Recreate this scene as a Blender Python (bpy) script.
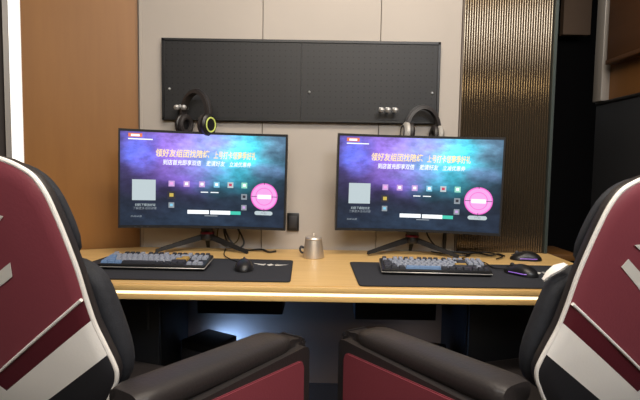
import bpy, bmesh, math, random
from mathutils import Vector, Matrix
random.seed(7)
for o in list(bpy.data.objects): bpy.data.objects.remove(o)
SC = bpy.context.scene
COL = SC.collection
PI = math.pi
R = math.radians

# ------------------------------------------------------------------ camera, world, lights, exposure
pitch, roll = R(4.0), R(0.9)
fwd = Vector((0, math.cos(pitch), -math.sin(pitch)))
rt0 = Vector((1, 0, 0)); up0 = rt0.cross(fwd)
rt = rt0 * math.cos(roll) + up0 * math.sin(roll)
upv = up0 * math.cos(roll) - rt0 * math.sin(roll)
cam = bpy.data.cameras.new('camera'); cam.sensor_width = 36; cam.lens = 27; cam.clip_start = 0.02
camo = bpy.data.objects.new('camera', cam); COL.objects.link(camo)
m3 = Matrix((rt, upv, -fwd)).transposed()
camo.matrix_world = Matrix.Translation((0, 0, 1.13)) @ m3.to_4x4()
SC.camera = camo

SC.view_settings.view_transform = 'Standard'; SC.view_settings.look = 'None'
SC.view_settings.exposure = 0.0; SC.view_settings.gamma = 1.0
SC.view_settings.use_curve_mapping = False
W = bpy.data.worlds.new('room_air'); SC.world = W; W.use_nodes = True
W.node_tree.nodes['Background'].inputs[0].default_value = (0.9, 0.8, 0.7, 1)
W.node_tree.nodes['Background'].inputs[1].default_value = 0.02

def area(name, loc, target, sx, sy, power, color):
    l = bpy.data.lights.new(name, 'AREA'); l.shape = 'RECTANGLE'; l.size = sx; l.size_y = sy
    l.energy = power; l.color = color
    o = bpy.data.objects.new(name, l); COL.objects.link(o); o.location = loc
    d = Vector(target) - Vector(loc)
    o.rotation_euler = d.to_track_quat('-Z', 'Y').to_euler()
    return o
area('ceiling_lamp_over_desk', (0.25, 1.0, 2.62), (0.15, 1.8, 0.6), 1.3, 0.3, 30, (1.0, 0.88, 0.74))
area('ceiling_lamp_behind_chairs', (0.5, -0.45, 2.62), (0.3, 0.5, 0.6), 3.2, 1.5, 104, (1.0, 0.97, 0.94))
area('cool_fill_right', (1.0, -0.7, 2.62), (0.85, 1.0, 0.8), 0.5, 0.5, 20, (0.78, 0.88, 1.0))  # cool fill added to brighten the right chair

# ------------------------------------------------------------------ materials
def srgb(r, g, b):
    f = lambda c: (c/255/12.92) if c/255 <= .04045 else ((c/255+.055)/1.055)**2.4
    return (f(r), f(g), f(b), 1)
def mat(name, col, rough=.5, metal=0, noise=0, nscale=40, bump=0, bscale=200, spec=.5, emis=None, estr=0, coat=0):
    m = bpy.data.materials.new(name); m.use_nodes = True
    nt = m.node_tree; b = nt.nodes['Principled BSDF']
    b.inputs['Base Color'].default_value = col
    b.inputs['Roughness'].default_value = rough; b.inputs['Metallic'].default_value = metal
    b.inputs['Specular IOR Level'].default_value = spec; b.inputs['Coat Weight'].default_value = coat
    tc = nt.nodes.new('ShaderNodeTexCoord')
    if noise:
        n = nt.nodes.new('ShaderNodeTexNoise'); n.inputs['Scale'].default_value = nscale; n.inputs['Detail'].default_value = 4
        nt.links.new(tc.outputs['Object'], n.inputs['Vector'])
        rp = nt.nodes.new('ShaderNodeValToRGB')
        k0, k1 = 1-noise, 1+noise
        rp.color_ramp.elements[0].color = (col[0]*k0, col[1]*k0, col[2]*k0, 1); rp.color_ramp.elements[0].position = .3
        rp.color_ramp.elements[1].color = (min(1, col[0]*k1), min(1, col[1]*k1), min(1, col[2]*k1), 1); rp.color_ramp.elements[1].position = .7
        nt.links.new(n.outputs['Fac'], rp.inputs['Fac']); nt.links.new(rp.outputs['Color'], b.inputs['Base Color'])
    if bump:
        n2 = nt.nodes.new('ShaderNodeTexNoise'); n2.inputs['Scale'].default_value = bscale
        nt.links.new(tc.outputs['Object'], n2.inputs['Vector'])
        bp = nt.nodes.new('ShaderNodeBump'); bp.inputs['Strength'].default_value = bump; bp.inputs['Distance'].default_value = .003
        nt.links.new(n2.outputs['Fac'], bp.inputs['Height']); nt.links.new(bp.outputs['Normal'], b.inputs['Normal'])
    if emis:
        b.inputs['Emission Color'].default_value = emis; b.inputs['Emission Strength'].default_value = estr
    return m
def wood(name, c0, c1, rough=.45, stretch=(1, 14, 14), scale=2.0):
    m = mat(name, c0, rough); nt = m.node_tree; b = nt.nodes['Principled BSDF']
    tc = nt.nodes.new('ShaderNodeTexCoord'); mp = nt.nodes.new('ShaderNodeMapping'); mp.inputs['Scale'].default_value = stretch
    n = nt.nodes.new('ShaderNodeTexNoise'); n.inputs['Scale'].default_value = scale; n.inputs['Detail'].default_value = 6; n.inputs['Roughness'].default_value = .6
    rp = nt.nodes.new('ShaderNodeValToRGB')
    rp.color_ramp.elements[0].color = c0; rp.color_ramp.elements[0].position = .3
    rp.color_ramp.elements[1].color = c1; rp.color_ramp.elements[1].position = .7
    nt.links.new(tc.outputs['Object'], mp.inputs['Vector']); nt.links.new(mp.outputs['Vector'], n.inputs['Vector'])
    nt.links.new(n.outputs['Fac'], rp.inputs['Fac']); nt.links.new(rp.outputs['Color'], b.inputs['Base Color'])
    return m
M = {}
M['wallpanel'] = mat('greige_panel', srgb(180, 172, 164), .6, noise=.03, nscale=3)
M['groove'] = mat('dark_groove', srgb(120, 110, 102), .8)
M['shadewall'] = mat('shade_tinted_wall', srgb(104, 84, 68), .6, noise=.04, nscale=6)  # darker copy of the wall, under-desk shade put into its colour
M['orangewood'] = wood('orange_wood_veneer', srgb(138, 92, 38), srgb(148, 100, 44), .5, (10, 10, 1), 2.0)
M['brownwood'] = wood('brown_wood_veneer', srgb(92, 60, 26), srgb(102, 67, 30), .5, (10, 10, 1), 2.0)
M['darkwood'] = wood('dark_wood_veneer', srgb(74, 48, 28), srgb(84, 55, 32), .5, (10, 1, 10), 2.0)
M['deskwood'] = wood('light_oak', srgb(216, 176, 112), srgb(230, 192, 128), .38, (1.2, 14, 14), 2.2)
M['darkwall'] = mat('charcoal_wall', srgb(48, 42, 40), .6)
M['blackpanel'] = mat('black_panel', srgb(30, 32, 36), .55)
M['ceiling'] = mat('ceiling_paint', srgb(150, 140, 130), .8)
M['floor'] = mat('dark_carpet', srgb(62, 56, 52), .95, noise=.2, nscale=90)
M['alu'] = mat('aluminium_trim', srgb(150, 145, 140), .4, .3)
M['bronze'] = mat('bronze_fluted', srgb(104, 92, 76), .12, .8)
M['bronzeback'] = mat('bronze_edge', srgb(90, 100, 98), .3, .6)
M['ledwarm'] = mat('warm_led', (1, 1, 1, 1), .5, emis=(1.0, .80, .47, 1), estr=1.7)
M['ledcool'] = mat('white_led', (1, 1, 1, 1), .5, emis=(1.0, .96, .90, 1), estr=.85)
M['ledceil'] = mat('ceiling_led', (1, 1, 1, 1), .5, emis=(1.0, .80, .48, 1), estr=12.0)
M['black'] = mat('black_plastic', srgb(24, 24, 26), .4)
M['cabinetblack'] = mat('black_cabinet_board', srgb(14, 13, 13), .6, spec=.2)
M['blackmatte'] = mat('matte_black_metal', srgb(26, 26, 28), .6, .2)
M['darkgrey'] = mat('dark_grey_plastic', srgb(48, 48, 52), .5)
M['red'] = mat('red_ring', srgb(110, 24, 50), .35, .4)
M['pad'] = mat('mat_cloth', srgb(40, 42, 48), .85, noise=.1, nscale=300, bump=.1, bscale=900)
M['padedge'] = mat('mat_stitch', srgb(30, 31, 35), .9)
M['whiteprint'] = mat('white_print', srgb(225, 222, 214), .7)
M['steel'] = mat('brushed_steel', srgb(225, 216, 205), .42, .85, bump=.05, bscale=300)
M['chrome'] = mat('chrome', srgb(190, 190, 190), .5, .7)
M['silver'] = mat('silver_plastic', srgb(205, 202, 196), .35, .4)
M['keygrey'] = mat('keycap_grey', srgb(142, 148, 162), .5)
M['keyblue'] = mat('keycap_blue', srgb(104, 134, 174), .5)
M['keydark'] = mat('keycap_dark', srgb(44, 46, 54), .5)
M['keygold'] = mat('keycap_gold', srgb(170, 138, 70), .5)
M['leather'] = mat('black_leather', srgb(46, 42, 42), .48, bump=.25, bscale=140)
M['fabric'] = mat('black_suede', srgb(40, 42, 48), .8, noise=.15, nscale=60, bump=.3, bscale=220)
M['maroon'] = mat('maroon_leather', srgb(132, 60, 70), .5, bump=.15, bscale=160)
M['whiteleather'] = mat('white_leather', srgb(246, 242, 236), .5, bump=.1, bscale=160)
M['rgbpurple'] = mat('purple_glow', (.2, .1, .4, 1), .4, emis=(.45, .2, 1.0, 1), estr=.4)
M['rgbgreen'] = mat('green_glow', (.4, .5, .1, 1), .4, emis=(.75, .75, .2, 1), estr=.35)
M['rgbblue'] = mat('blue_wall_glow', (.1, .2, .5, 1), .4, emis=(.22, .46, 1.0, 1), estr=34)  # added blue glow that lights the wall under the desk
M['rgbbluedim'] = mat('faint_wall_glow', (.1, .2, .5, 1), .4, emis=(.6, .65, .8, 1), estr=1.5)  # weaker added glow for the wall behind the right tower
M['glassdark'] = mat('dark_glass', srgb(16, 16, 18), .08, spec=.3)
M['cable'] = mat('cable_rubber', srgb(26, 24, 24), .5)
M['cableclear'] = mat('cable_tan', srgb(90, 80, 40), .5)

# pegboard: rows of dark round holes as a surface pattern
def pegmat():
    m = mat('perforated_black_metal', srgb(45, 44, 45), .5, .2); nt = m.node_tree; b = nt.nodes['Principled BSDF']
    tc = nt.nodes.new('ShaderNodeTexCoord')
    sp = nt.nodes.new('ShaderNodeSeparateXYZ'); nt.links.new(tc.outputs['Object'], sp.inputs[0])
    def mth(op, a, c=None):
        n = nt.nodes.new('ShaderNodeMath'); n.operation = op
        for i, v in enumerate((a, c)):
            if v is None: continue
            if isinstance(v, (int, float)): n.inputs[i].default_value = v
            else: nt.links.new(v, n.inputs[i])
        return n.outputs[0]
    def cell(o):
        f = mth('FRACT', mth('DIVIDE', o, .025)); f = mth('SUBTRACT', f, .5); return mth('MULTIPLY', f, f)
    d = mth('SQRT', mth('ADD', cell(sp.outputs['X']), cell(sp.outputs['Z'])))
    hole = mth('LESS_THAN', d, .13)
    mx = nt.nodes.new('ShaderNodeMix'); mx.data_type = 'RGBA'
    nt.links.new(hole, mx.inputs['Factor']); mx.inputs['A'].default_value = srgb(36, 36, 38); mx.inputs['B'].default_value = srgb(16, 16, 16)
    nt.links.new(mx.outputs['Result'], b.inputs['Base Color'])
    return m
M['peg'] = pegmat()

# rear cover of the chair: maroon, dark maroon chevron, white chevron, black foot, as one printed cover
def covermat():
    m = mat('chair_cover', srgb(132, 62, 72), .5, bump=.12, bscale=160); nt = m.node_tree; b = nt.nodes['Principled BSDF']
    tc = nt.nodes.new('ShaderNodeTexCoord')
    sp = nt.nodes.new('ShaderNodeSeparateXYZ'); nt.links.new(tc.outputs['UV'], sp.inputs[0])
    ab = nt.nodes.new('ShaderNodeMath'); ab.operation = 'ABSOLUTE'; nt.links.new(sp.outputs['X'], ab.inputs[0])
    ml = nt.nodes.new('ShaderNodeMath'); ml.operation = 'MULTIPLY'; nt.links.new(ab.outputs[0], ml.inputs[0]); ml.inputs[1].default_value = .75
    sb = nt.nodes.new('ShaderNodeMath'); sb.operation = 'SUBTRACT'; nt.links.new(sp.outputs['Y'], sb.inputs[0]); nt.links.new(ml.outputs[0], sb.inputs[1])
    ad = nt.nodes.new('ShaderNodeMath'); ad.operation = 'ADD'; nt.links.new(sb.outputs[0], ad.inputs[0]); ad.inputs[1].default_value = .6
    rp = nt.nodes.new('ShaderNodeValToRGB'); rp.color_ramp.interpolation = 'CONSTANT'
    e = rp.color_ramp.elements
    e[0].position = 0; e[0].color = srgb(38, 38, 42)
    e[1].position = .6-.355; e[1].color = srgb(246, 242, 236)
    x = e.new(.6-.262); x.color = srgb(88, 28, 38)
    x = e.new(.6-.212); x.color = srgb(132, 62, 72)
    nt.links.new(ad.outputs[0], rp.inputs['Fac']); nt.links.new(rp.outputs['Color'], b.inputs['Base Color'])
    return m
M['cover'] = covermat()

# what the monitors show: a purple and cyan nebula over a dark lower half
def screenmat():
    m = bpy.data.materials.new('lit_screen'); m.use_nodes = True; nt = m.node_tree
    b = nt.nodes['Principled BSDF']; b.inputs['Base Color'].default_value = (.006, .006, .008, 1); b.inputs['Roughness'].default_value = .35; b.inputs['Specular IOR Level'].default_value = .2
    tc = nt.nodes.new('ShaderNodeTexCoord')
    nz = nt.nodes.new('ShaderNodeTexNoise'); nz.inputs['Scale'].default_value = 4.0; nz.inputs['Detail'].default_value = 5
    nt.links.new(tc.outputs['UV'], nz.inputs['Vector'])
    # warp the coordinates so the clouds are ragged
    vs = nt.nodes.new('ShaderNodeVectorMath'); vs.operation = 'SUBTRACT'; nt.links.new(nz.outputs['Color'], vs.inputs[0]); vs.inputs[1].default_value = (.5, .5, .5)
    vk = nt.nodes.new('ShaderNodeVectorMath'); vk.operation = 'SCALE'; nt.links.new(vs.outputs[0], vk.inputs[0]); vk.inputs['Scale'].default_value = .36
    va = nt.nodes.new('ShaderNodeVectorMath'); va.operation = 'ADD'; nt.links.new(tc.outputs['UV'], va.inputs[0]); nt.links.new(vk.outputs[0], va.inputs[1])
    acc = None
    def blob(cx, cy, sx, sy, col):
        nonlocal acc
        s = nt.nodes.new('ShaderNodeVectorMath'); s.operation = 'SUBTRACT'; nt.links.new(va.outputs[0], s.inputs[0]); s.inputs[1].default_value = (cx, cy, 0)
        k = nt.nodes.new('ShaderNodeVectorMath'); k.operation = 'MULTIPLY'; nt.links.new(s.outputs[0], k.inputs[0]); k.inputs[1].default_value = (1/sx, 1/sy, 0)
        d = nt.nodes.new('ShaderNodeVectorMath'); d.operation = 'DOT_PRODUCT'; nt.links.new(k.outputs[0], d.inputs[0]); nt.links.new(k.outputs[0], d.inputs[1])
        n = nt.nodes.new('ShaderNodeMath'); n.operation = 'MULTIPLY'; nt.links.new(d.outputs['Value'], n.inputs[0]); n.inputs[1].default_value = -1
        e = nt.nodes.new('ShaderNodeMath'); e.operation = 'POWER'; e.inputs[0].default_value = math.e; nt.links.new(n.outputs[0], e.inputs[1])
        c = nt.nodes.new('ShaderNodeVectorMath'); c.operation = 'SCALE'; c.inputs[0].default_value = col; nt.links.new(e.outputs[0], c.inputs['Scale'])
        if acc is None:
            acc = nt.nodes.new('ShaderNodeVectorMath'); acc.operation = 'ADD'; acc.inputs[0].default_value = (.012, .017, .03); nt.links.new(c.outputs[0], acc.inputs[1])
        else:
            a2 = nt.nodes.new('ShaderNodeVectorMath'); a2.operation = 'ADD'; nt.links.new(acc.outputs[0], a2.inputs[0]); nt.links.new(c.outputs[0], a2.inputs[1]); acc = a2
    blob(.36, .82, .30, .28, (.30, .15, .70))
    blob(.50, .98, .22, .12, (.16, .12, .36))
    blob(.10, .78, .09, .13, (.01, .10, .55))
    blob(.69, .77, .19, .24, (.02, .78, .88))
    blob(.73, .98, .14, .12, (.02, .35, .42))
    blob(.93, .88, .10, .16, (.10, .13, .22))
    blob(.40, .50, .16, .09, (.07, .03, .22))
    blob(.85, .62, .10, .10, (.10, .03, .16))
    blob(.68, .48, .10, .10, (.00, .10, .13))
    blob(.50, .06, .5, .16, (.006, .016, .03))
    n3 = nt.nodes.new('ShaderNodeTexNoise'); n3.inputs['Scale'].default_value = 9.0; n3.inputs['Detail'].default_value = 6; n3.inputs['Roughness'].default_value = .65
    nt.links.new(tc.outputs['UV'], n3.inputs['Vector'])
    mr = nt.nodes.new('ShaderNodeMapRange'); mr.inputs['From Min'].default_value = .35; mr.inputs['From Max'].default_value = .65; mr.inputs['To Min'].default_value = .62; mr.inputs['To Max'].default_value = 1.25
    nt.links.new(n3.outputs['Fac'], mr.inputs['Value'])
    fin = nt.nodes.new('ShaderNodeVectorMath'); fin.operation = 'SCALE'; nt.links.new(acc.outputs[0], fin.inputs[0]); nt.links.new(mr.outputs['Result'], fin.inputs['Scale']); acc = fin
    nt.links.new(acc.outputs[0], b.inputs['Emission Color']); b.inputs['Emission Strength'].default_value = 1.35
    return m
M['screen'] = screenmat()
def emat(name, r, g, b, k=1.0):
    c = srgb(r, g, b); return mat(name, (.02, .02, .02, 1), .4, emis=c, estr=k)
M['e_white'] = emat('screen_white', 235, 240, 245, 1.3)
M['e_cream'] = emat('screen_cream', 255, 226, 165, 1.2)
M['e_pale'] = emat('screen_pale', 190, 205, 210)
M['e_grey'] = emat('screen_grey', 140, 150, 160)
M['e_pink'] = emat('screen_pink', 250, 110, 215)
M['e_lpink'] = emat('screen_light_pink', 248, 170, 238)
M['e_lilac'] = emat('screen_lilac', 205, 165, 225)
M['e_blue'] = emat('screen_light_blue', 130, 205, 235)
M['e_green'] = emat('screen_mint', 150, 225, 200)
M['e_teal'] = emat('screen_teal', 60, 205, 180)
M['e_orange'] = emat('screen_orange', 240, 120, 70)
M['e_yellow'] = emat('screen_yellow', 205, 180, 80)
M['e_dark'] = emat('screen_dark', 26, 26, 44)
M['e_red'] = emat('screen_red', 200, 50, 90)

# ------------------------------------------------------------------ helpers
def bm_box(bm, x0, x1, y0, y1, z0, z1, bev=0, seg=2, mi=0):
    r = bmesh.ops.create_cube(bm, size=1)
    vs = r['verts']
    for v in vs:
        v.co = Vector(((x0+x1)/2+v.co.x*(x1-x0), (y0+y1)/2+v.co.y*(y1-y0), (z0+z1)/2+v.co.z*(z1-z0)))
    fs = list({f for v in vs for f in v.link_faces})
    for f in fs: f.material_index = mi
    if bev:
        es = list({e for v in vs for e in v.link_edges})
        bmesh.ops.bevel(bm, geom=es, offset=bev, segments=seg, profile=.5, affect='EDGES')
    return vs
def catmull(pts, n=8, closed=False):
    P = [Vector(p) for p in pts]; out = []; L = len(P)
    for i in range(L if closed else L-1):
        if closed: a, b, c, d = P[i-1], P[i], P[(i+1) % L], P[(i+2) % L]
        else: a, b, c, d = P[max(i-1, 0)], P[i], P[i+1], P[min(i+2, L-1)]
        for k in range(n):
            t = k/n
            out.append(.5*((2*b)+(c-a)*t+(2*a-5*b+4*c-d)*t*t+(3*b-a-3*c+d)*t**3))
    if not closed: out.append(P[-1])
    return out
def bm_tube(bm, pts, r, seg=8, closed=False, mi=0):
    P = [Vector(p) for p in pts]; n = len(P); rings = []
    rr = r if isinstance(r, (list, tuple)) else [r]*n
    prev = None
    for i in range(n):
        if closed: t = P[(i+1) % n]-P[i-1]
        else: t = P[min(i+1, n-1)]-P[max(i-1, 0)]
        t.normalize()
        if prev is None:
            a = Vector((0, 0, 1)) if abs(t.z) < .9 else Vector((1, 0, 0))
            u = t.cross(a).normalized()
        else:
            u = (prev-t*prev.dot(t)).normalized()
        prev = u; w = t.cross(u)
        rings.append([bm.verts.new(P[i]+(u*math.cos(2*PI*k/seg)+w*math.sin(2*PI*k/seg))*rr[i]) for k in range(seg)])
    for i in range(n if closed else n-1):
        A, B = rings[i], rings[(i+1) % n]
        for k in range(seg):
            f = bm.faces.new((A[k], A[(k+1) % seg], B[(k+1) % seg], B[k])); f.material_index = mi
    if not closed:
        f = bm.faces.new(list(reversed(rings[0]))); f.material_index = mi
        f = bm.faces.new(rings[-1]); f.material_index = mi
def bm_lathe(bm, prof, seg=32, c=(0, 0, 0), mi=0):
    rings = []
    for r, z in prof:
        rings.append([bm.verts.new((c[0]+r*math.cos(2*PI*k/seg), c[1]+r*math.sin(2*PI*k/seg), c[2]+z)) for k in range(seg)])
    for A, B in zip(rings, rings[1:]):
        for k in range(seg):
            f = bm.faces.new((A[k], A[(k+1) % seg], B[(k+1) % seg], B[k])); f.material_index = mi
    bm.faces.new(list(reversed(rings[0]))).material_index = mi
    bm.faces.new(rings[-1]).material_index = mi
def bm_prism(bm, poly, fn0, fn1, mi=0):
    A = [bm.verts.new(fn0(*p)) for p in poly]; B = [bm.verts.new(fn1(*p)) for p in poly]
    n = len(poly)
    fs = [bm.faces.new(list(reversed(A))), bm.faces.new(B)]
    for i in range(n): fs.append(bm.faces.new((A[i], A[(i+1) % n], B[(i+1) % n], B[i])))
    for f in fs: f.material_index = mi
def bm_loft(bm, rings, cap=True, mi=0):
    V = [[bm.verts.new(p) for p in r] for r in rings]
    n = len(V[0]); fs = []
    for A, B in zip(V, V[1:]):
        for k in range(n): fs.append(bm.faces.new((A[k], A[(k+1) % n], B[(k+1) % n], B[k])))
    if cap: fs += [bm.faces.new(list(reversed(V[0]))), bm.faces.new(V[-1])]
    for f in fs: f.material_index = mi
def obj(name, bm, m, parent=None, smooth=True, loc=None, sub=0, angle=40):
    bmesh.ops.recalc_face_normals(bm, faces=bm.faces)
    me = bpy.data.meshes.new(name); bm.to_mesh(me); bm.free()
    for mm in (m if isinstance(m, (list, tuple)) else [m]): me.materials.append(mm)
    if smooth:
        me.shade_smooth()
        try: me.set_sharp_from_angle(angle=R(angle))
        except Exception: pass
    o = bpy.data.objects.new(name, me); COL.objects.link(o)
    if parent: o.parent = parent
    if loc: o.location = loc
    if sub:
        md = o.modifiers.new('smooth', 'SUBSURF'); md.levels = sub; md.render_levels = sub
    return o
def tag(o, label=None, cat=None, group=None, kind=None):
    if label: o['label'] = label
    if cat: o['category'] = cat
    if group: o['group'] = group
    if kind: o['kind'] = kind
    return o
def thing(name, label, cat, loc=(0, 0, 0), rz=0, group=None):
    o = bpy.data.objects.new(name, None); COL.objects.link(o); o.empty_display_size = .1
    o.location = loc; o.rotation_euler = (0, 0, rz)
    return tag(o, label, cat, group)
def box(name, x0, x1, y0, y1, z0, z1, m, parent=None, bev=0, seg=2):
    bm = bmesh.new(); bm_box(bm, x0, x1, y0, y1, z0, z1, bev, seg); return obj(name, bm, m, parent)
def copy_tree(o, parent=None):
    c = o.copy(); COL.objects.link(c)
    if parent: c.parent = parent
    for ch in list(o.children): copy_tree(ch, c)
    return c
def struct(o, cat=None): o['kind'] = 'structure'; return o

# ------------------------------------------------------------------ room shell
YW = 2.18
struct(box('floor', -1.9, 2.6, -2.1, 3.5, -.06, 0, M['floor']))
struct(box('ceiling', -1.9, 2.6, -2.1, 3.5, 2.7, 2.76, M['ceiling']))
# back wall: dark core with cladding panels in front, narrow joints between them
bm = bmesh.new()
bm_box(bm, -.83, 1.03, YW+.02, YW+.12, 0, 2.7, mi=1)
for a, b in ((-.81, -.267), (-.2645, .2575), (.260, .618)):
    bm_box(bm, a, b, YW, YW+.025, .74, 2.7, .0015, 1, mi=0)
bm_box(bm, -.82, 1.03, YW, YW+.025, 0, .738, mi=2)
wb = struct(obj('wall_back', bm, [M['wallpanel'], M['groove'], M['shadewall']]))
struct(box('baseboard_back', -.80, 1.02, YW-.015, YW, 0, .12, M['darkwall']))
# splayed wood wall on the left, ending in the upright light strip
K = Vector((-.812, YW+.03, 0)); ang = math.atan2(-.18, -.48); dirw = Vector((math.cos(ang), math.sin(ang), 0)); nw = Vector((-dirw.y, dirw.x, 0))
def splay(name, a, b, t0, t1, z0, z1, m, bev=0):
    bm = bmesh.new(); bm_box(bm, a, b, t0, t1, z0, z1, bev)
    mx = Matrix((( dirw.x, nw.x, 0, K.x), (dirw.y, nw.y, 0, K.y), (0, 0, 1, 0), (0, 0, 0, 1)))
    bmesh.ops.transform(bm, matrix=mx, verts=bm.verts); return obj(name, bm, m)
if nw.y > 0: nw = -nw
struct(splay('wall_left', 0.0, .475, -.06, 0, 0, 2.7, M['orangewood']))
t = thing('wall_light_strip', 'tall upright white light strip at the outer edge of the orange wood wall', 'light strip')
o = splay('diffuser', .480, .520, -.02, .004, .02, 2.69, M['ledcool'], .003); o.parent = t
o = splay('housing', .476, .545, -.045, -.018, .0, 2.7, M['alu']); o.parent = t
bm = bmesh.new(); bm_box(bm, -1.9, -1.335, 1.985, 2.05, 0, 2.7); struct(obj('wall_front', bm, M['darkwall']))
struct(box('wall_side', -1.9, -1.84, -2.1, 1.985, 0, 2.7, M['darkwall']))
struct(box('wall_rear', -1.9, 2.6, -2.16, -2.1, 0, 2.7, M['brownwood']))
struct(box('trim_1', -.815, -.806, YW-.004, YW, .75, 2.7, M['wallpanel']))
# reeded bronze panel on the right of the back wall
t = thing('fluted_panel', 'tall bronze reeded panel on the wall right of the pegboard', 'wall panel', (0, 0, 0))
bm = bmesh.new(); nrib = 36; x0, x1 = .625, 1.020; pw = (x1-x0)/nrib; pts = []
for i in range(nrib):
    for k in range(7):
        a = PI*k/6
        pts.append((x0+pw*(i+.5)-math.cos(a)*pw*.48, YW-.006-math.sin(a)*pw*.22))
A = [bm.verts.new((p[0], p[1], .752)) for p in pts]; B = [bm.verts.new((p[0], p[1], 2.69)) for p in pts]
for i in range(len(A)-1): bm.faces.new((A[i], A[i+1], B[i+1], B[i]))
bmesh.ops.recalc_face_normals(bm, faces=bm.faces)
o = obj('reeded_face', bm, M['bronze'], t, angle=70)
box('backing', x0, x1, YW-.006, YW+.002, .752, 2.69, M['darkwall'], t)
box('edge_strip', x1+.001, x1+.014, YW-.022, YW+.002, .752, 2.69, M['bronzeback'], t)
box('edge_strip', x0-.006, x0-.001, YW-.012, YW+.002, .752, 2.69, M['groove'], t)
# dark passage right of it, with the next booth's wood and a black lower panel
struct(box('wall_far', .9, 2.6, 3.3, 3.36, 0, 2.7, M['darkwall']))
struct(box('wall_passage', .95, 1.0, YW+.13, 3.3, 0, 2.7, M['darkwall']))
struct(box('wall_right', 1.30, 1.36, -2.1, 2.26, 0, 2.7, M['brownwood']))
t = thing('upper_cabinet', 'dark brown wood box high on the right wall above the black panel', 'cabinet')
box('body', 1.262, 1.2995, .3, 2.17, 1.62, 2.45, M['darkwood'], t, .002)
box('bottom_panel', 1.258, 1.2995, .3, 2.172, 1.60, 1.619, M['darkwood'], t, .002)
t = thing('partition_panel', 'big matte black panel covering the lower right wall behind the right chair', 'panel')
box('board', 1.272, 1.299, .5, 2.25, .05, 1.43, M['blackpanel'], t, .002)
box('frame', 1.264, 1.299, 1.10, 1.13, .05, 1.43, M['black'], t, .002)
box('frame', 1.268, 1.299, .5, 2.25, 1.431, 1.445, M['black'], t, .002)
struct(box('trim_2', 1.262, 1.30, 2.20, 2.265, 1.447, 2.7, M['alu'], None, .002))
struct(box('wall_passage_upper', 1.40, 1.56, 2.86, 2.90, 1.92, 2.7, M['shadewall']))
t = thing('passage_door', 'dark glass door in the black passage right of the reeded panel', 'door')
box('pane', 1.03, 1.9, 2.95, 2.965, .02, 2.2, M['glassdark'], t)
box('stile', 1.02, 1.06, 2.93, 2.98, .0, 2.2, M['black'], t)
box('stile', 1.36, 1.40, 2.93, 2.98, .0, 2.2, M['black'], t)
box('lintel', 1.02, 1.9, 2.93, 2.98, 2.2, 2.26, M['black'], t)
bm = bmesh.new(); bm_tube(bm, [(1.33, 2.90, 1.0), (1.33, 2.90, 1.3)], .012); obj('handle', bm, M['alu'], t)
t = thing('neighbour_ledge', 'small brown wood ledge in the dark gap at the right end of the desk', 'ledge')
box('top', 1.06, 1.24, 2.26, 2.52, .70, .73, M['brownwood'], t, .003)
box('side', 1.06, 1.24, 2.48, 2.51, 0, .70, M['darkwood'], t)

# ceiling lamps of the room (mirrored in the reeded panel)
def strip(name, label, x0, x1, y0, y1, z0, z1):
    t = thing(name, label, 'lamp')
    box('diffuser', x0, x1, y0, y1, z0, z1, M['ledceil'], t)
    box('housing', x0-.01, x1+.01, y0-.01, y1+.01, z1, z1+.03, M['alu'], t)
M['rear'] = mat('taupe_rear_wall', srgb(96, 84, 74), .6)
bpy.data.objects['wall_rear'].data.materials[0] = M['rear']
strip('ceiling_strip_light', 'warm strip light on the ceiling over the chairs', -.6, 1.25, -.22, -.12, 2.655, 2.67)
t = thing('cornice_light', 'warm strip light along the rear wall', 'lamp')
box('diffuser', -.6, 1.25, -2.06, -2.05, 2.12, 2.27, M['ledceil'], t)
box('housing', -.62, 1.27, -2.10, -2.06, 2.10, 2.29, M['alu'], t)

# ------------------------------------------------------------------ desk
dk = thing('desk', 'long light oak desk with a glowing strip along its front edge', 'desk', (0, 0, 0))
ZD = .75
def desk_poly(front):
    return [(-1.27, front), (1.045, front), (1.045, 2.174), (-.80, 2.174), (-1.25, 2.000)]
bm = bmesh.new()
bm_prism(bm, desk_poly(1.502), lambda x, y: (x, y, ZD-.045), lambda x, y: (x, y, ZD))
bmesh.ops.bevel(bm, geom=[e for e in bm.edges if all(abs(v.co.y-1.502) < .01 for v in e.verts)], offset=.003, segments=2, affect='EDGES')
obj('desktop', bm, M['deskwood'], dk)
box('front_lip', -1.27, 1.045, 1.487, 1.5015, ZD-.0195, ZD-.0005, M['deskwood'], dk, .002)
box('front_lip', -1.27, 1.045, 1.487, 1.5015, ZD-.047, ZD-.0295, M['deskwood'], dk, .002)
box('light_strip', -1.265, 1.04, 1.494, 1.5015, ZD-.0295, ZD-.0195, M['ledwarm'], dk)
box('cable_tray', -.508, -.150, 1.98, 2.12, .505, .703, M['blackmatte'], dk, .003)
box('cable_tray', .155, .495, 1.98, 2.12, .49, .703, M['blackmatte'], dk, .003)
for x in (-1.2, .98): box('leg', x-.03, x+.03, 1.86, 2.10, 0, .704, M['blackmatte'], dk, .003)

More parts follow.
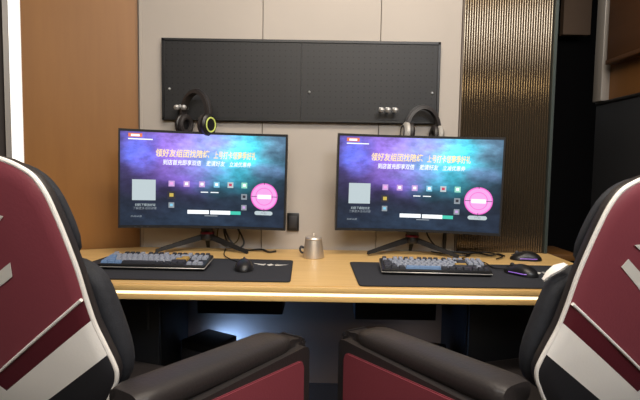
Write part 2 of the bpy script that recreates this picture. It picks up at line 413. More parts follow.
def cabinet(x0, x1, label):
    t = thing('computer_cabinet', label, 'cabinet', ((x0+x1)/2, 1.86, 0), 0, 'black cabinets under the desk')
    w = (x1-x0)/2
    box('body', -w, w, -.10, .26, .06, .700, M['cabinetblack'], t, .004)
    d = box('door', -w+.004, w-.004, -.118, -.101, .07, .69, M['black'], t, .003)
    bm = bmesh.new(); bm_tube(bm, [(w-.04, -.13, .52), (w-.04, -.13, .62)], .005); obj('handle', bm, M['darkgrey'], d)
    for sx in (-1, 1):
        for yy in (-.07, .22): box('foot', sx*(w-.03)-.02, sx*(w-.03)+.02, yy-.02, yy+.02, 0, .06, M['black'], t)
cabinet(-.94, -.585, 'black computer cabinet under the left end of the desk')
cabinet(.555, .90, 'black computer cabinet under the right end of the desk')
def tower(loc, rz, h, m, label):
    t = thing('computer_tower', label, 'computer', loc, rz, 'computer towers under the desk')
    box('case', -.085, .085, -.085, .085, .02, h, M['black'], t, .008)
    box('front_grille', -.07, .07, -.096, -.086, .05, h-.03, M['darkgrey'], t, .003)
    box('added_glow_panel', -.07, .07, .086, .093, .06, h-.04, m, t, .003)  # glowing panel added at the back to light the wall
    for sx in (-1, 1):
        for sy in (-1, 1): box('foot', sx*.065-.012, sx*.065+.012, sy*.065-.012, sy*.065+.012, 0, .02, M['darkgrey'], t)
tower((-.470, 2.030, 0), R(-30), .385, M['rgbblue'], 'dark computer tower with added blue glow panel on the floor under the left monitor')
tower((.435, 1.90, 0), R(-14), .40, M['rgbbluedim'], 'dark computer tower on the floor under the right monitor')

# ------------------------------------------------------------------ pegboard
px0, px1, pz0, pz1 = -.709, .522, 1.327, 1.684
pb = thing('pegboard', 'long black perforated pegboard on the wall above both monitors', 'pegboard', (0, YW, 0))
box('board', px0+.008, -.0935, -.022, -.014, pz0+.008, pz1-.008, M['peg'], pb)
box('board', -.0925, px1-.008, -.022, -.014, pz0+.008, pz1-.008, M['peg'], pb)
bm = bmesh.new()
for a in ((px0, px1, pz1-.012, pz1), (px0, px1, pz0, pz0+.012), (px0, px0+.012, pz0, pz1), (px1-.012, px1, pz0, pz1)):
    bm_box(bm, a[0], a[1], -.026, -.0005, a[2], a[3], .001, 1)
obj('frame', bm, M['black'], pb)
def hook(x, z, big=True):
    bm = bmesh.new()
    if big:
        bm_tube(bm, catmull([(0, 0, 0), (0, -.03, -.002), (0, -.05, -.004), (0, -.058, .008)], 5), .005, 8)
        bm_lathe(bm, [(.001, -.012), (.010, -.009), (.014, 0), (.010, .009), (.001, .012)], 14, (0, -.052, 0))
        bm_box(bm, -.006, .006, -.004, 0, -.004, .018, .001)
    else:
        bm_lathe(bm, [(.001, -.006), (.006, -.003), (.006, .003), (.001, .006)], 10, (0, -.002, 0))
    obj('hook' if big else 'screw', bm, M['chrome'], pb, loc=(x, -.022, z))
for x, z in ((-.628, 1.376), (-.598, 1.376), (.262, 1.378), (.291, 1.378), (.322, 1.378)): hook(x, z)
for x, z in ((-.675, 1.463), (-.055, 1.458), (.490, 1.462)): hook(x, z, False)

# wall socket
t = thing('wall_socket', 'small black wall socket beside the left monitor', 'socket', (-.121, YW, .876))
box('plate', -.027, .027, -.012, -.0005, -.041, .041, M['black'], t, .003)
box('socket_face', -.018, .018, -.016, -.012, -.028, .028, M['darkgrey'], t, .002)

# ------------------------------------------------------------------ monitors
MW, MH, RC = .690, .403, 1.5
def curve_pt(s, t, off=0):
    th = s/RC; r = RC-off
    return Vector((math.sin(th)*r, -(RC-math.cos(th)*r) + 0.0 + 0 if False else (math.cos(th)*r-RC), t))
# local: screen centre at origin, viewer on -Y, edges come towards the viewer
def cp(s, t, d):                       # d metres in front of the glass
    th = s/RC; r = RC-d
    return Vector((math.sin(th)*r, math.cos(th)*r-RC, t))
def add_poly(bm, poly, d, mi, nseg=1):
    vs = [bm.verts.new(cp(s, t, d)) for s, t in poly]
    f = bm.faces.new(vs); f.material_index = mi
def rect(bm, u0, u1, v0, v1, mi, d=.0008):
    s0, s1 = (u0-.5)*SW, (u1-.5)*SW; t0, t1 = (v0-.5)*SH, (v1-.5)*SH
    n = max(1, int(abs(s1-s0)/.03))
    for i in range(n):
        a = s0+(s1-s0)*i/n; b = s0+(s1-s0)*(i+1)/n
        add_poly(bm, [(a, t0), (b, t0), (b, t1), (a, t1)], d, mi)
def disc(bm, u, v, r0, r1, mi, d=.0008, n=36):
    s, t = (u-.5)*SW, (v-.5)*SH
    for k in range(n):
        a, b = 2*PI*k/n, 2*PI*(k+1)/n
        pp = [(s+r1*math.cos(a), t+r1*math.sin(a)), (s+r1*math.cos(b), t+r1*math.sin(b))]
        if r0 > 0: pp += [(s+r0*math.cos(b), t+r0*math.sin(b)), (s+r0*math.cos(a), t+r0*math.sin(a))]
        else: pp += [(s, t)]
        add_poly(bm, pp, d, mi)
def text(bm, body, u0, u1, v, h, mi, d=.001, bold=.0):
    cu = bpy.data.curves.new('t', 'FONT'); cu.body = body; cu.size = 1; cu.resolution_u = 2; cu.offset = bold
    cu.shear = .12
    to = bpy.data.objects.new('t', cu); COL.objects.link(to)
    dg = bpy.context.evaluated_depsgraph_get(); ev = to.evaluated_get(dg); me = ev.to_mesh()
    co = [x.co.copy() for x in me.vertices]
    if co:
        xa, xb = min(c.x for c in co), max(c.x for c in co); ya, yb = min(c.y for c in co), max(c.y for c in co)
        vs = []
        for c in co:
            s = (u0+(u1-u0)*(c.x-xa)/(xb-xa)-.5)*SW; t = (v-h/2+h*(c.y-ya)/(yb-ya)-.5)*SH
            vs.append(bm.verts.new(cp(s, t, d)))
        for p in me.polygons:
            try: f = bm.faces.new([vs[i] for i in p.vertices]); f.material_index = mi
            except ValueError: pass
    ev.to_mesh_clear(); bpy.data.objects.remove(to); bpy.data.curves.remove(cu)
SW, SH = MW-.014, MH-.022
SM = ['screen', 'e_white', 'e_cream', 'e_pale', 'e_grey', 'e_pink', 'e_lpink', 'e_lilac', 'e_blue', 'e_green', 'e_teal', 'e_orange', 'e_yellow', 'e_dark', 'e_red']
MI = {k: i for i, k in enumerate(SM)}
def monitor(loc, rz, ry, label):
    root = thing('monitor', label, 'monitor', loc, 0, 'curved gaming monitors on the desk')
    root.rotation_euler = (0, ry, rz)
    ns = 24
    # thin curved housing
    bm = bmesh.new(); rings = []
    for i in range(ns+1):
        s = -MW/2+MW*i/ns; e = abs(s)/(MW/2)
        bk = -.016-.030*(1-e**4)
        prof = [(-MH/2-.003, 0.0015), (-MH/2-.003, -.010), (-MH/2+.05, bk), (MH/2-.05, bk), (MH/2, -.010), (MH/2, .0015)]
        rings.append([cp(s, t, d) for t, d in prof])
    bm_loft(bm, rings)
    obj('housing', bm, M['black'], root)
    # bezel frame
    bm = bmesh.new()
    def arc_bar(t0, t1):
        bm_loft(bm, [[cp(-MW/2+MW*i/ns, t, d) for t, d in ((t0, .0015), (t1, .0015), (t1, .0045), (t0, .0045))] for i in range(ns+1)])
    arc_bar(-MH/2-.003, -SH/2-.004); arc_bar(SH/2+.001, MH/2)
    for s0, s1 in ((-MW/2, -SW/2), (SW/2, MW/2)):
        bm_loft(bm, [[cp(s, t, d) for s, d in ((s0, .0015), (s1, .0015), (s1, .0045), (s0, .0045))] for t in (-MH/2-.003, MH/2)])
    # control marks on the chin
    obj('bezel', bm, M['blackmatte'], root)
    # lit glass with everything it shows
    bm = bmesh.new(); uvl = bm.loops.layers.uv.new('UVMap')
    V = [[bm.verts.new(cp((i/ns-.5)*SW, (j/12-.5)*(SH+.006), .0022)) for j in range(13)] for i in range(ns+1)]
    for i in range(ns):
        for j in range(12):
            f = bm.faces.new((V[i][j], V[i+1][j], V[i+1][j+1], V[i][j+1]))
            for l, (a, b) in zip(f.loops, ((i, j), (i+1, j), (i+1, j+1), (i, j+1))): l[uvl].uv = (a/ns, b/12)
    D = .0029
    rect(bm, .045, .125, .945, .985, MI['e_orange'], D); rect(bm, .06, .11, .952, .975, MI['e_white'], D+.0004)
    rect(bm, .045, .185, .918, .930, MI['e_white'], D)
    text(bm, '领好友组团找陪练', .203, .525, .785, .088, MI['e_cream'], D, .016)
    text(bm, '上号打卡领赛季好礼', .550, .815, .78, .086, MI['e_cream'], D, .016)
    text(bm, '到店首充即享双倍', .245, .475, .685, .060, MI['e_white'], D, .014)
    text(bm, '邀请好友', .505, .622, .685, .060, MI['e_white'], D, .014)
    text(bm, '立减优惠券', .648, .785, .682, .055, MI['e_white'], D, .014)
    rect(bm, .068, .204, .265, .490, MI['e_pale'], D)          # plain pale tile
    text(bm, '扫码下载加好友', .085, .205, .215, .030, MI['e_pale'], D)
    text(bm, '了解更多活动详情', .075, .210, .178, .028, MI['e_grey'], D)
    text(bm, '系统设置', .060, .125, .090, .020, MI['e_grey'], D)
    def icon(u, v, c, c2, r=.018):
        rect(bm, u-r, u+r, v-r*1.75, v+r*1.75, MI[c], D); rect(bm, u-r*.5, u+r*.5, v-r*.7, v+r*.9, MI[c2], D+.0004)
    for u, c, c2 in ((.298, 'e_lilac', 'e_lpink'), (.388, 'e_lilac', 'e_white'), (.482, 'e_lilac', 'e_white'), (.572, 'e_blue', 'e_white'), (.658, 'e_pale', 'e_red'), (.745, 'e_green', 'e_white')):
        icon(u, .452, c, c2)
    icon(.298, .325, 'e_dark', 'e_yellow', .024); icon(.745, .325, 'e_grey', 'e_dark'); icon(.298, .215, 'e_grey', 'e_blue', .017); icon(.745, .205, 'e_grey', 'e_lilac', .017)
    rect(bm, .475, .520, .360, .370, MI['e_white'], D); rect(bm, .535, .585, .360, .370, MI['e_white'], D)
    rect(bm, .395, .527, .122, .165, MI['e_white'], D); rect(bm, .535, .66, .120, .163, MI['e_white'], D); rect(bm, .66, .725, .122, .160, MI['e_teal'], D)
    rect(bm, .50, .58, .098, .108, MI['e_grey'], D)
    rr = .052
    disc(bm, .872, .335, 0, rr*.90, MI['e_lpink'], D); disc(bm, .872, .335, rr*.86, rr, MI['e_lpink'], D+.0003); disc(bm, .872, .335, rr, rr*1.10, MI['e_pink'], D+.0002)
    disc(bm, .872, .335, rr*.66, rr*.72, MI['e_pink'], D+.0004); disc(bm, .872, .335, 0, rr*.52, MI['e_lpink'], D+.0004)
    rect(bm, .830, .915, .310, .355, MI['e_white'], D+.0007)
    for a, b, c, d in ((.790, .825, .332, .338), (.919, .954, .332, .338), (.870, .874, .47, .50), (.870, .874, .165, .20)): rect(bm, a, b, c, d, MI['e_dark'], D+.0006)
    rect(bm, .825, .915, .128, .172, MI['e_pale'], D); disc(bm, .825, .150, 0, .0083, MI['e_pale'], D, 14); disc(bm, .915, .150, 0, .0083, MI['e_pale'], D, 14)
    text(bm, '开始', .85, .89, .15, .030, MI['e_grey'], D+.0004)
    # keep the pictures facing the viewer
    me_o = obj('screen', bm, [M[k] for k in SM], root, smooth=False)
    # power light and chin buttons
    bm = bmesh.new()
    for k in range(3): bm_box(bm, -.28+.025*k, -.272+.025*k, cp(-.28, 0, 0).y-.0065, cp(-.28, 0, 0).y-.003, -MH/2-.001, -MH/2+.003)
    obj('buttons', bm, M['darkgrey'], root)
    # stand
    zb = ZD-loc[2]                                    # desk height in local z
    st = bmesh.new()
    bm_loft(st, [[(x*w, y0+d, z) for x, d in ((-1, 0), (1, 0), (1, .045), (-1, .045))] for z, w, y0 in ((zb+.080, .024, .075), (-.12, .024, .068), (.05, .030, .062))])
    col = obj('column', st, M['black'], root)
    b2 = bmesh.new(); bm_box(b2, -.06, .06, .040, .075, -.06, .08, .01); obj('mount', b2, M['black'], root)
    b3 = bmesh.new(); bm_lathe(b3, [(.026, 0), (.031, .002), (.031, .010), (.026, .013)], 24, (0, .098, zb+.072)); obj('ring', b3, M['red'], root)
    b4 = bmesh.new(); bm_lathe(b4, [(.030, 0), (.034, .012), (.028, .03)], 24, (0, .098, zb+.046)); obj('hub', b4, M['black'], root)
    for ex, ey in ((-.20, .0), (.185, -.005), (0, .155)):
        lb = bmesh.new(); p0 = Vector((0, .098, zb+.066)); p1 = Vector((ex, ey if ey < .1 else .165, zb+.010))
        d = (p1-p0); d.normalize(); sd = Vector((-d.y, d.x, 0)).normalized()
        if ey > .1: p1 = p0+d*.055; p1.z = zb+.010
        rg = []
        for k, (w, h) in enumerate(((.011, .012), (.009, .010), (.007, .007))):
            c = p0.lerp(p1, k/2); rg.append([c+sd*w-Vector((0, 0, h)), c-sd*w-Vector((0, 0, h)), c-sd*w*.6+Vector((0, 0, h)), c+sd*w*.6+Vector((0, 0, h))])
        bm_loft(lb, rg); obj('foot', lb, M['blackmatte'], root)
    return root
monitor((-.487, 2.030, 1.065), R(6.0), R(.9), 'left curved monitor, in front of the hanging headset with the lit yellow cup')
monitor((.412, 2.030, 1.063), R(-3.0), R(.8), 'right curved monitor, standing in front of the bronze reeded panel')

# ------------------------------------------------------------------ desk mats with the printed wings
def deskmat(pts, logo, lrot, label):
    cx = sum(p[0] for p in pts)/4; cy = sum(p[1] for p in pts)/4
    t = thing('desk_mat', label, 'desk mat', (cx, cy, ZD), 0, 'black desk mats')
    P = [Vector((x-cx, y-cy, 0)) for x, y in pts]
    poly = []
    for i in range(4):                              # rounded corners
        a, b, c = P[i-1], P[i], P[(i+1) % 4]; r = .016
        p0 = b+(a-b).normalized()*r; p1 = b+(c-b).normalized()*r
        for k in range(5):
            q = k/4; poly.append(((1-q)**2*p0+2*q*(1-q)*b+q*q*p1))
    bm = bmesh.new(); bm_prism(bm, [(p.x, p.y) for p in poly], lambda x, y: (x, y, .0006), lambda x, y: (x, y, .004)); obj('cloth', bm, M['pad'], t, angle=30)
    bm = bmesh.new(); bm_tube(bm, [(p.x, p.y, .0032) for p in poly], .0022, 6, True); obj('stitched_edge', bm, M['padedge'], t)
    # printed emblem: a diamond with two swept wings
    bm = bmesh.new(); lx, ly = logo[0]-cx, logo[1]-cy
    def pp(q):
        vs = [bm.verts.new((lx+x*math.cos(lrot)-y*math.sin(lrot), ly+x*math.sin(lrot)+y*math.cos(lrot), .0046)) for x, y in q]; bm.faces.new(vs)
    pp([(0, -.020), (.014, 0), (0, .020), (-.014, 0)])
    for s in (-1, 1):
        pp([(s*.016, .004), (s*.068, .018), (s*.058, .008), (s*.022, -.006)])
        pp([(s*.020, -.008), (s*.052, .003), (s*.044, -.006), (s*.022, -.014)])
        pp([(s*.018, .012), (s*.030, .016), (s*.024, .020)])
    obj('emblem', bm, M['whiteprint'], t)
deskmat([(-.895, 1.545), (-.094, 1.543), (-.105, 1.893), (-.850, 1.925)], (-.185, 1.800), R(-6), 'black desk mat under the left keyboard with white winged emblem')
deskmat([(.131, 1.506), (.950, 1.512), (.925, 1.865), (.123, 1.880)], (.800, 1.735), R(-8), 'black desk mat under the right keyboard, reaching the right chair')

# ------------------------------------------------------------------ keyboards
KM = {}
def keymesh(w, m):
    k = (round(w, 4), m)
    if k not in KM:
        bm = bmesh.new(); vs = bm_box(bm, -w/2, w/2, -.0083, .0083, 0, .0095)
        for v in vs:
            if v.co.z > .005: v.co.x -= math.copysign(.0022, v.co.x); v.co.y = v.co.y*.78+.0006
        bmesh.ops.bevel(bm, geom=list(bm.edges), offset=.0008, segments=1, affect='EDGES')
        me = bpy.data.meshes.new('keycap'); bm.to_mesh(me); bm.free(); me.materials.append(M[m]); KM[k] = me
    return KM[k]
ROWS = [  # key widths in units; negative is a gap
    [1, -1, 1, 1, 1, 1, -.5, 1, 1, 1, 1, -.5, 1, 1, 1, 1, -.3, 1, 1, 1],
    [1]*13+[2, -.3, 1, 1, 1],
    [1.5]+[1]*12+[1.5, -.3, 1, 1, 1],
    [1.75]+[1]*11+[2.25],
    [2.25]+[1]*10+[2.75, -1.3, 1],
    [1.25, 1.25, 1.25, 6.25, 1.25, 1.25, 1.25, 1.25, -.3, 1, 1, 1]]
def keyboard(loc, rz, label, scheme):
    t = thing('keyboard', label, 'keyboard', loc, rz, 'mechanical keyboards')
    t.rotation_euler = (R(6.5), 0, rz)
    U = .0200; Wk = 18.3*U+.016
    bm = bmesh.new(); bm_box(bm, -Wk/2, Wk/2, -.066, .068, .002, .020, .004, 2); obj('case', bm, M['black'], t)
    bm = bmesh.new(); bm_box(bm, -Wk/2-.001, Wk/2+.001, -.067, .069, .008, .011, .001, 1); obj('light_edge', bm, M['silver'], t)
    for s in (-1, 1): box('foot', s*Wk*.4-.015, s*Wk*.4+.015, .048, .060, -.010, .0025, M['black'], t)
    ys = [.053, .030, .010, -.010, -.030, -.050]
    for r, row in enumerate(ROWS):
        x = -18.3*U/2
        for j, w in enumerate(row):
            if w < 0: x += -w*U; continue
            mm = scheme(r, j, w, x+w*U/2)
            o = bpy.data.objects.new('keycap', keymesh(w*U-.0024, mm)); COL.objects.link(o); o.parent = t
            o.location = (x+w*U/2, ys[r], .0195); x += w*U
def schemeL(r, j, w, x):
    if r == 0: return 'keydark' if j % 5 else 'keygrey'
    if r == 5: return 'keyblue' if x < -.10 else ('keydark' if x < .12 else 'keygrey')
    if r in (2, 3) and w > 1.4 and x > 0: return 'keygold'
    if w > 1.3 and x < 0: return 'keyblue'
    if r == 4 and w > 2: return 'keydark'
    return 'keygrey'
def schemeR(r, j, w, x):
    if r == 0: return 'keydark' if j % 4 == 0 or 6 < j < 11 else 'keygrey'
    if w > 5: return 'keyblue'
    if r == 5: return 'keydark'
    if w > 1.2: return 'keydark' if r != 3 or x < 0 else 'keygold'
    return 'keygrey'
keyboard((-.592, 1.737, ZD+.0125), R(-1.5), 'keyboard with pale blue left keys, on the mat before the left monitor', schemeL)
keyboard((.415, 1.720, ZD+.0125), R(-2.5), 'keyboard with a long blue space bar, on the mat before the right monitor', schemeR)

# ------------------------------------------------------------------ mice
def mouse(loc, rz, label, glow, cable=None):
    t = thing('mouse', label, 'mouse', loc, rz, 'computer mice')
    bm = bmesh.new(); rings = []
    for k in range(13):
        q = k/12; y = -.062+.124*q
        w = .034*(1-abs(2*q-1)**3.2)**.5*(1-.10*math.sin(PI*q*1.0)**4) if 0 < q < 1 else .006
        h = .038*(math.sin(PI*(q*.86+.10)))**.8*(.9 if q > .6 else 1) if 0 < q < 1 else .010
        w = max(w, .010); h = max(h, .010)
        ring = []
        for a in range(13):
            th = PI*a/12
            ring.append((math.cos(th)*w, y, .002+max(0, math.sin(th))**.75*h))
        rings.append(ring)
    bm_loft(bm, rings); body = obj('body', bm, M['black'], t, angle=60)
    bm = bmesh.new(); bm_loft(bm, [[(x*.0016, y, z) for x, z in ((-1, z0-.003), (1, z0-.003), (1, z0+.0008), (-1, z0+.0008))] for y, z0 in ((.058, .020), (.030, .032), (.0, .038))]); obj('button_gap', bm, M['darkgrey'], t)
    bm = bmesh.new(); bm_lathe(bm, [(.006, -.004), (.0085, -.002), (.0085, .002), (.006, .004)], 16)
    bmesh.ops.transform(bm, matrix=Matrix.Translation((0, .036, .030)) @ Matrix.Rotation(PI/2, 4, 'Y'), verts=bm.verts); obj('scroll_wheel', bm, M['darkgrey'], t)
    bm = bmesh.new(); bm_tube(bm, catmull([(-.031, .030, .010), (-.034, 0, .011), (-.030, -.035, .011), (0, -.058, .013), (.030, -.035, .011), (.034, 0, .011), (.031, .030, .010)], 6), .0016, 6); obj('light_line', bm, glow, t)
    if cable:
        c, s = math.cos(-rz), math.sin(-rz)
        q = [((x-loc[0])*c-(y-loc[1])*s, (x-loc[0])*s+(y-loc[1])*c, z-loc[2]) for x, y, z in cable]
        bm = bmesh.new(); bm_tube(bm, catmull([(0, .058, .010)]+q, 8), .0022, 6); obj('cord', bm, M['cable'], t)
mouse((-.272, 1.722, ZD+.0036), R(8), 'black mouse left of the white winged emblem on the left mat', M['darkgrey'], [(-.30, 1.82, .757), (-.36, 1.90, .757), (-.40, 2.0, .754), (-.42, 2.13, .754)])
mouse((.725, 1.700, ZD+.0036), R(35), 'black mouse with purple light on the right mat', M['rgbpurple'], [(.66, 1.80, .758), (.66, 1.90, .757), (.60, 1.99, .754), (.66, 2.08, .754), (.60, 2.15, .754)])
mouse((.870, 2.000, ZD), R(80), 'small black mouse on the bare wood at the right rear of the desk', M['rgbpurple'])

# ------------------------------------------------------------------ steel pot
t = thing('steel_pot', 'small brushed steel lidded pot between the two monitors', 'pot', (-.024, 1.985, ZD))
bm = bmesh.new(); bm_lathe(bm, [(.041, 0), (.0445, .002), (.0445, .006), (.035, .076), (.033, .077)], 40); obj('body', bm, M['steel'], t)
bm = bmesh.new(); bm_lathe(bm, [(.0355, .0772), (.0365, .080), (.033, .086), (.012, .089)], 40); lid = obj('lid', bm, M['steel'], t)
bm = bmesh.new(); bm_lathe(bm, [(.003, .0885), (.004, .093), (.007, .097), (.006, .101), (.002, .102)], 20); obj('knob', bm, M['steel'], lid)
bm = bmesh.new(); bm_tube(bm, catmull([(-.040, 0, .040), (-.052, -.004, .046), (-.056, -.006, .034), (-.050, -.004, .022), (-.042, 0, .020)], 6), .0045, 8); obj('handle', bm, M['darkgrey'], t)

# ------------------------------------------------------------------ cables
def cable(name, pts, r, m, label, group=None):
    bm = bmesh.new(); bm_tube(bm, catmull(pts, 8), r, 7); return tag(obj(name, bm, m), label, 'cable', group)
cable('coiled_cable', [(-.45, 2.13, .98), (-.43, 2.14, .86), (-.40, 2.12, .80), (-.36, 2.12, .762), (-.34, 2.14, .79), (-.39, 2.15, .87), (-.43, 2.15, .85), (-.41, 2.15, .775), (-.33, 2.10, .757), (-.26, 2.12, .757), (-.22, 2.06, .757), (-.19, 2.08, .757)], .0042, M['cable'], 'dark coiled cable on the desk behind the left monitor')
cable('tan_cable', [(-.44, 2.155, .95), (-.40, 2.155, .90), (-.365, 2.15, .85), (-.37, 2.15, .79), (-.42, 2.14, .765), (-.46, 2.15, .80), (-.455, 2.155, .86)], .003, M['cableclear'], 'thin tan cable loop hanging behind the left monitor')
cable('power_cable', [(.475, 2.13, .93), (.48, 2.13, .84), (.53, 2.13, .775), (.60, 2.14, .757), (.70, 2.12, .757), (.74, 2.06, .757), (.79, 2.10, .757), (.80, 2.05, .757)], .0035, M['cable'], 'black cable running from the right monitor stand along the desk')
cable('signal_cable', [(.50, 2.12, .758), (.55, 2.08, .757), (.63, 2.05, .757), (.68, 2.11, .757), (.75, 2.13, .757), (.79, 2.05, .757), (.74, 1.98, .757)], .003, M['cable'], 'thin black cable looping on the bare wood behind the right keyboard')
t = thing('hanging_plug', 'black cable with plug hanging against the wall under the right monitor', 'plug', (.565, 2.150, ZD))
bm = bmesh.new(); bm_tube(bm, [(0, 0, .30), (0, 0, .11), (.001, 0, .075)], .003, 7); obj('cord', bm, M['cable'], t)
bm = bmesh.new(); bm_lathe(bm, [(.004, .004), (.007, .02), (.009, .06), (.008, .10), (.004, .112)], 12); obj('plug_body', bm, M['black'], t)

# ------------------------------------------------------------------ headsets on the pegboard
def headset(loc, rz, tilt, label, cupm, glow, hw=.080, hh=.152, flip=1):
    t = thing('headset', label, 'headset', loc, rz, 'headsets hung on the pegboard')
    t.rotation_euler = (0, tilt, rz)
    def arc(w, h, n=20): return [(-w*math.cos(PI*k/n), 0, h*(math.sin(PI*k/n)-1)) for k in range(n+1)]
    bm = bmesh.new()
    A = arc(hw, .10)
    rings = []
    for i, p in enumerate(A):
        tq = Vector(A[min(i+1, 20)])-Vector(A[max(i-1, 0)]); tq.normalize(); nrm = Vector((-tq.z, 0, tq.x))
        w = .016; th = .0075
        rings.append([Vector(p)+nrm*a*th+Vector((0, b*w, 0)) for a, b in ((-1, -1), (-1, 1), (1, .8), (1, -.8))])
    bm_loft(bm, rings); obj('headband', bm, M['leather'], t, angle=50)
    bm = bmesh.new(); A = [(x, 0, z+.010) for x, y, z in arc(hw+.006, .106)]; bm_tube(bm, A, .0035, 6); obj('outer_bow', bm, M['darkgrey'], t)
    for s in (-1, 1):
        y = bmesh.new(); bm_tube(y, catmull([(s*hw, 0, -.095), (s*(hw+.008), 0, -.125), (s*(hw+.004), 0, -.150)], 5), .006, 8); yo = obj('yoke', y, M['darkgrey'], t)
        c = bmesh.new(); bm_lathe(c, [(.020, -.002), (.036, 0), (.042, .006), (.042, .018), (.034, .026), (.014, .028)], 28)
        mx = Matrix.Translation((s*(hw-.012), 0, -hh+.012)) @ Matrix.Rotation(s*PI/2, 4, 'Y') @ Matrix.Diagonal((1.12, .95, 1, 1))
        bmesh.ops.transform(c, matrix=mx, verts=c.verts); co = obj('ear_cup', c, cupm, t)
        p = bmesh.new(); bm_tube(p, [(.030*math.cos(2*PI*k/24), .030*math.sin(2*PI*k/24), -.008) for k in range(24)], .012, 8, True)
        bmesh.ops.transform(p, matrix=mx, verts=p.verts); obj('ear_cushion', p, M['leather'], t)
        g = bmesh.new(); bm_tube(g, [(.026*math.cos(2*PI*k/24), .026*math.sin(2*PI*k/24), .0275) for k in range(24)], .003, 6, True)
        bmesh.ops.transform(g, matrix=mx, verts=g.verts); obj('light_ring', g, glow, co)
    return t
headset((-.536, 2.075, 1.440), R(-34), R(2), 'black headset with yellow-green lit cup hung above the left monitor', M['black'], M['rgbgreen'])
headset((.448, 2.110, 1.392), R(9), R(4), 'black headset with silver cups hung above the right monitor', M['silver'], M['darkgrey'], .074, .128)

# ------------------------------------------------------------------ gaming chairs
HALF = [(0, .302), (.06, .301), (.11, .297), (.165, .286), (.20, .273), (.228, .255), (.247, .223), (.259, .18), (.270, .126), (.280, .064), (.285, 0), (.292, -.055), (.305, -.10), (.317, -.142), (.320, -.165), (.313, -.190), (.299, -.213), (.283, -.238), (.24, -.29), (.12, -.335), (0, -.342)]
def full(h, sx=1.0):
    return [(x*sx, v) for x, v in h]+[(-x*sx, v) for x, v in reversed(h[1:-1])]
LEAN = R(14.5); YB, ZB = -.28, .855
def bk(x, v, d):                                     # back frame: x across, v up the back, d forwards
    return Vector((x, YB-math.sin(LEAN)*v+math.cos(LEAN)*d, ZB+math.cos(LEAN)*v+math.sin(LEAN)*d))
def chair(loc, rz, label, zb=.855, ao=0.0):
    global ZB
    ZB = zb
    t = thing('gaming_chair', label, 'chair', loc, rz, 'maroon and black gaming armchairs')
    O = full(HALF); cx, cv = 0, -.03
    def sc(k, dv=0): return [(cx+(x-cx)*k, cv+(v-cv)*k+dv) for x, v in O]
    # rear cover, slightly bulged
    bm = bmesh.new(); uvl = bm.loops.layers.uv.new('UVMap')
    levels = [(.99, .006), (1.0, .004), (.985, -.004), (.90, -.010), (.6, -.016), (.3, -.018)]
    V = [[(bm.verts.new(bk(x, v, d)), x, v) for x, v in sc(k)] for k, d in levels]
    cen = (bm.verts.new(bk(cx, cv, -.018)), cx, cv); n = len(O)
    def face(q):
        f = bm.faces.new([a[0] for a in q])
        for l, a in zip(f.loops, q): l[uvl].uv = (a[1], a[2])
    for A, B in zip(V, V[1:]):
        for k in range(n): face((A[k], A[(k+1) % n], B[(k+1) % n], B[k]))
    for k in range(n): face((V[-1][k], V[-1][(k+1) % n], cen))
    face(list(reversed(V[0])))
    back = obj('back_cover', bm, M['cover'], t, angle=60)
    b = bmesh.new(); bm_loft(b, [[bk(x, v, d) for x, v in sc(k)] for k, d in ((.985, .0062), (.995, .010), (.99, .026), (.96, .031))]); obj('back_shell', b, M['leather'], t, angle=60)
    bm = bmesh.new(); bm_tube(bm, [bk(x, v, .003) for x, v in catmull2(sc(1.0))], .0048, 8, True); obj('edge_piping', bm, M['whiteleather'], back)
    # chevron piping on the rear
    def surf(x, v):
        best = -.0145
        k = max(abs(x)/.29, abs(v-cv)/.33); d = -.018+.014*max(0, (k-.3)/.7)**1.6
        return bk(x, v, d-.0015)
    bm = bmesh.new(); bm_tube(bm, [surf(-.282+.564*i/24, .75*abs(-.282+.564*i/24)-.206) for i in range(25)], .0038, 8); obj('chevron_piping', bm, M['whiteleather'], back)
    # stitched emblem of slanted white bars
    bm = bmesh.new()
    def bar(q):
        A = [bm.verts.new(surf(x, v)-Vector((0, .0006, 0))) for x, v in q]; B = [bm.verts.new(surf(x, v)-Vector((0, .0016, 0))) for x, v in q]
        m = len(q); bm.faces.new(A); bm.faces.new(list(reversed(B)))
        for i in range(m): bm.faces.new((A[i], A[(i+1) % m], B[(i+1) % m], B[i]))
    bar([(-.188, .092), (-.176, .110), (-.02, -.005), (-.03, -.035)])
    bar([(-.005, -.035), (.005, .0), (.135, .080), (.130, .048)])
    bar([(-.172, .142), (-.150, .144), (-.02, .070), (-.03, .058)])
    bar([(.03, .10), (.045, .098), (.148, .178), (.140, .180)])
    obj('emblem', bm, M['whiteprint'], back)
    # front cushions: head part and body part, with a waist between them
    def cushion(name, ring2d, deps, m, sub=1):
        gx = sum(p[0] for p in ring2d)/len(ring2d); gv = sum(p[1] for p in ring2d)/len(ring2d)
        b = bmesh.new(); bm_loft(b, [[bk(gx+(x-gx)*kx, gv+(v-gv)*kv, d) for x, v in ring2d] for kx, kv, d in deps]); return obj(name, b, m, t, sub=sub, angle=80)
    head = [(0, .285), (.11, .280), (.17, .270), (.212, .250), (.238, .218), (.252, .18), (.268, .11), (.256, .068), (.17, .055), (0, .05)]
    cushion('head_cushion', full(head), [(.96, .97, .0312), (.985, 1.0, .038), (.985, .99, .050), (.93, .93, .062), (.70, .72, .068)], M['fabric'])
    body = [(0, .060), (.16, .060), (.235, .055), (.272, .030), (.286, 0), (.296, -.055), (.305, -.11), (.310, -.165), (.300, -.215), (.27, -.26), (.14, -.31), (0, -.32)]
    bc = cushion('body_cushion', full(body), [(.97, .97, .031), (1.0, 1.0, .046), (1.01, 1.0, .074), (.95, .96, .095), (.78, .82, .106)], M['fabric'])
    b = bmesh.new(); pts = [(-.250, .062, .062), (-.268, .052, .066), (-.280, .036, .072), (-.287, .016, .078)]   # white shoulder trim
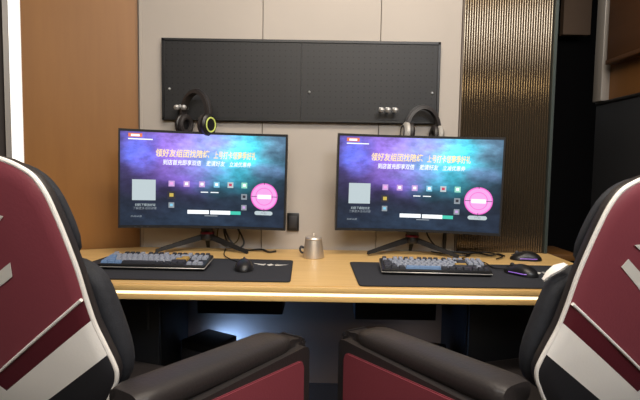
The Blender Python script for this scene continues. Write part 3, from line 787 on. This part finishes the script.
    bm_loft(b, [[bk(x-a*.004, v+a*.004, d+e*w) for a, e in ((0, -1), (1, -1), (1, 1), (0, 1))] for (x, v, d), w in zip(pts, (.006, .011, .008, .003))])
    obj('shoulder_trim', b, M['whiteleather'], bc)
    for s in (-1, 1):
        b = bmesh.new(); bm_loft(b, [[bk(s*(.215+x*k), -.12+v*k, d) for x, v in ((-.035, .13), (.01, .14), (.04, .09), (.045, -.02), (.04, -.10), (.0, -.13), (-.04, -.10), (-.05, .04))] for k, d in ((1, .085), (1.0, .112), (.7, .128))]); obj('side_wing', b, M['fabric'], t, sub=1, angle=80)
    # seat
    b = bmesh.new(); bm_box(b, -.27, .27, -.24, .30, .36, .47, .04, 4); obj('seat_cushion', b, M['leather'], t)
    for s in (-1, 1):
        b = bmesh.new(); bm_tube(b, catmull([(s*.262, -.20, .462), (s*.268, 0, .465), (s*.262, .27, .462)], 6), .006, 8); obj('seat_piping', b, M['maroon'], t)
    # arms: sofa-like, with maroon outer panels
    for s in (-1, 1):
        arm = bpy.data.objects.new('armrest', None); COL.objects.link(arm); arm.parent = t
        arm.empty_display_size = .05
        def ap(x, q, z):                             # q runs along the arm, which flares outward to the front
            y = -.17+q*.970-x*.242
            return Vector((s*(.402+ao+q*.242+x*.970), y, z))
        def top(q): return .680-q*.058
        QR, QF = -.12, .480
        b = bmesh.new()
        prof = [(QR, .30), (QR, top(QR)-.035), (QF-.05, top(QF)-.014), (QF-.018, top(QF)-.022), (QF, top(QF)-.05), (QF, .30)]
        bm_loft(b, [[ap(x, q, z) for q, z in prof] for x in (-.052, .064)]); bmesh.ops.bevel(b, geom=list(b.edges), offset=.024, segments=4, affect='EDGES'); obj('arm_body', b, M['leather'], arm, angle=50)
        b = bmesh.new(); rings = []
        N = 22
        for i in range(N+1):
            f = i/N; q = QR+.01+(QF-.066-QR-.01)*f
            e = 1.0 if f < .86 else math.sqrt(max(0, 1-((f-.86)/.14)**2))*.85+.15
            e2 = 1.0 if f > .05 else .82+.18*f/.05
            hw, hh = .056*(e*.6+.4)*e2, .030*e*e2
            zc = top(q)-.030
            rings.append([ap(-.006+hw*math.copysign(abs(math.cos(a))**.6, math.cos(a)), q, zc+hh*math.copysign(abs(math.sin(a))**.75, math.sin(a))) for a in [2*PI*k/20 for k in range(20)]])
        bm_loft(b, rings); obj('arm_pad', b, M['leather'], arm, angle=70)
        b = bmesh.new(); pr = [(QR+.05, .34), (QR+.05, top(QR)-.064), (QF-.080, top(QF)-.068), (QF-.066, top(QF)-.074), (QF-.058, top(QF)-.090), (QF-.058, .34)]
        bm_loft(b, [[ap(x, q, z) for q, z in pr] for x in (.062, .070)]); bmesh.ops.bevel(b, geom=list(b.edges), offset=.003, segments=2, affect='EDGES'); obj('side_panel', b, M['maroon'], arm)
    # link between back and seat, base
    b = bmesh.new(); bm_box(b, -.20, .20, -.30, -.22, .30, .56, .01); obj('back_bracket', b, M['blackmatte'], t)
    b = bmesh.new(); bm_box(b, -.385, .385, -.16, .22, .315, .362, .01); obj('seat_frame', b, M['blackmatte'], t)
    b = bmesh.new(); bm_lathe(b, [(.030, .09), (.032, .22), (.022, .225), (.022, .315)], 24); obj('gas_column', b, M['blackmatte'], t)
    b = bmesh.new()
    for k in range(5):
        a = 2*PI*k/5+.3; d = Vector((math.cos(a), math.sin(a), 0)); p = Vector((-d.y, d.x, 0))
        bm_loft(b, [[d*r+p*w+Vector((0, 0, z0)), d*r-p*w+Vector((0, 0, z0)), d*r-p*w*.8+Vector((0, 0, z1)), d*r+p*w*.8+Vector((0, 0, z1))] for r, w, z0, z1 in ((.0, .030, .075, .125), (.16, .024, .070, .112), (.30, .018, .062, .085))])
    obj('star_base', b, M['blackmatte'], t)
    for k in range(5):
        a = 2*PI*k/5+.3; b = bmesh.new(); bm_lathe(b, [(.012, -.022), (.030, -.018), (.030, .018), (.012, .022)], 20)
        bmesh.ops.transform(b, matrix=Matrix.Translation((.29*math.cos(a), .29*math.sin(a), .031)) @ Matrix.Rotation(a, 4, 'Z') @ Matrix.Rotation(PI/2, 4, 'X'), verts=b.verts); obj('caster', b, M['black'], t)
    return t
def catmull2(p, n=4):
    q = catmull([(x, v, 0) for x, v in p], n, True); return [(a.x, a.y) for a in q]
chair((-.649, 1.295, 0), R(-18), 'maroon and white gaming armchair at the left, by the wood wall')
chair((.722, 1.368, 0), R(18), 'maroon and white gaming armchair at the right, before the black panel', .842, .035)
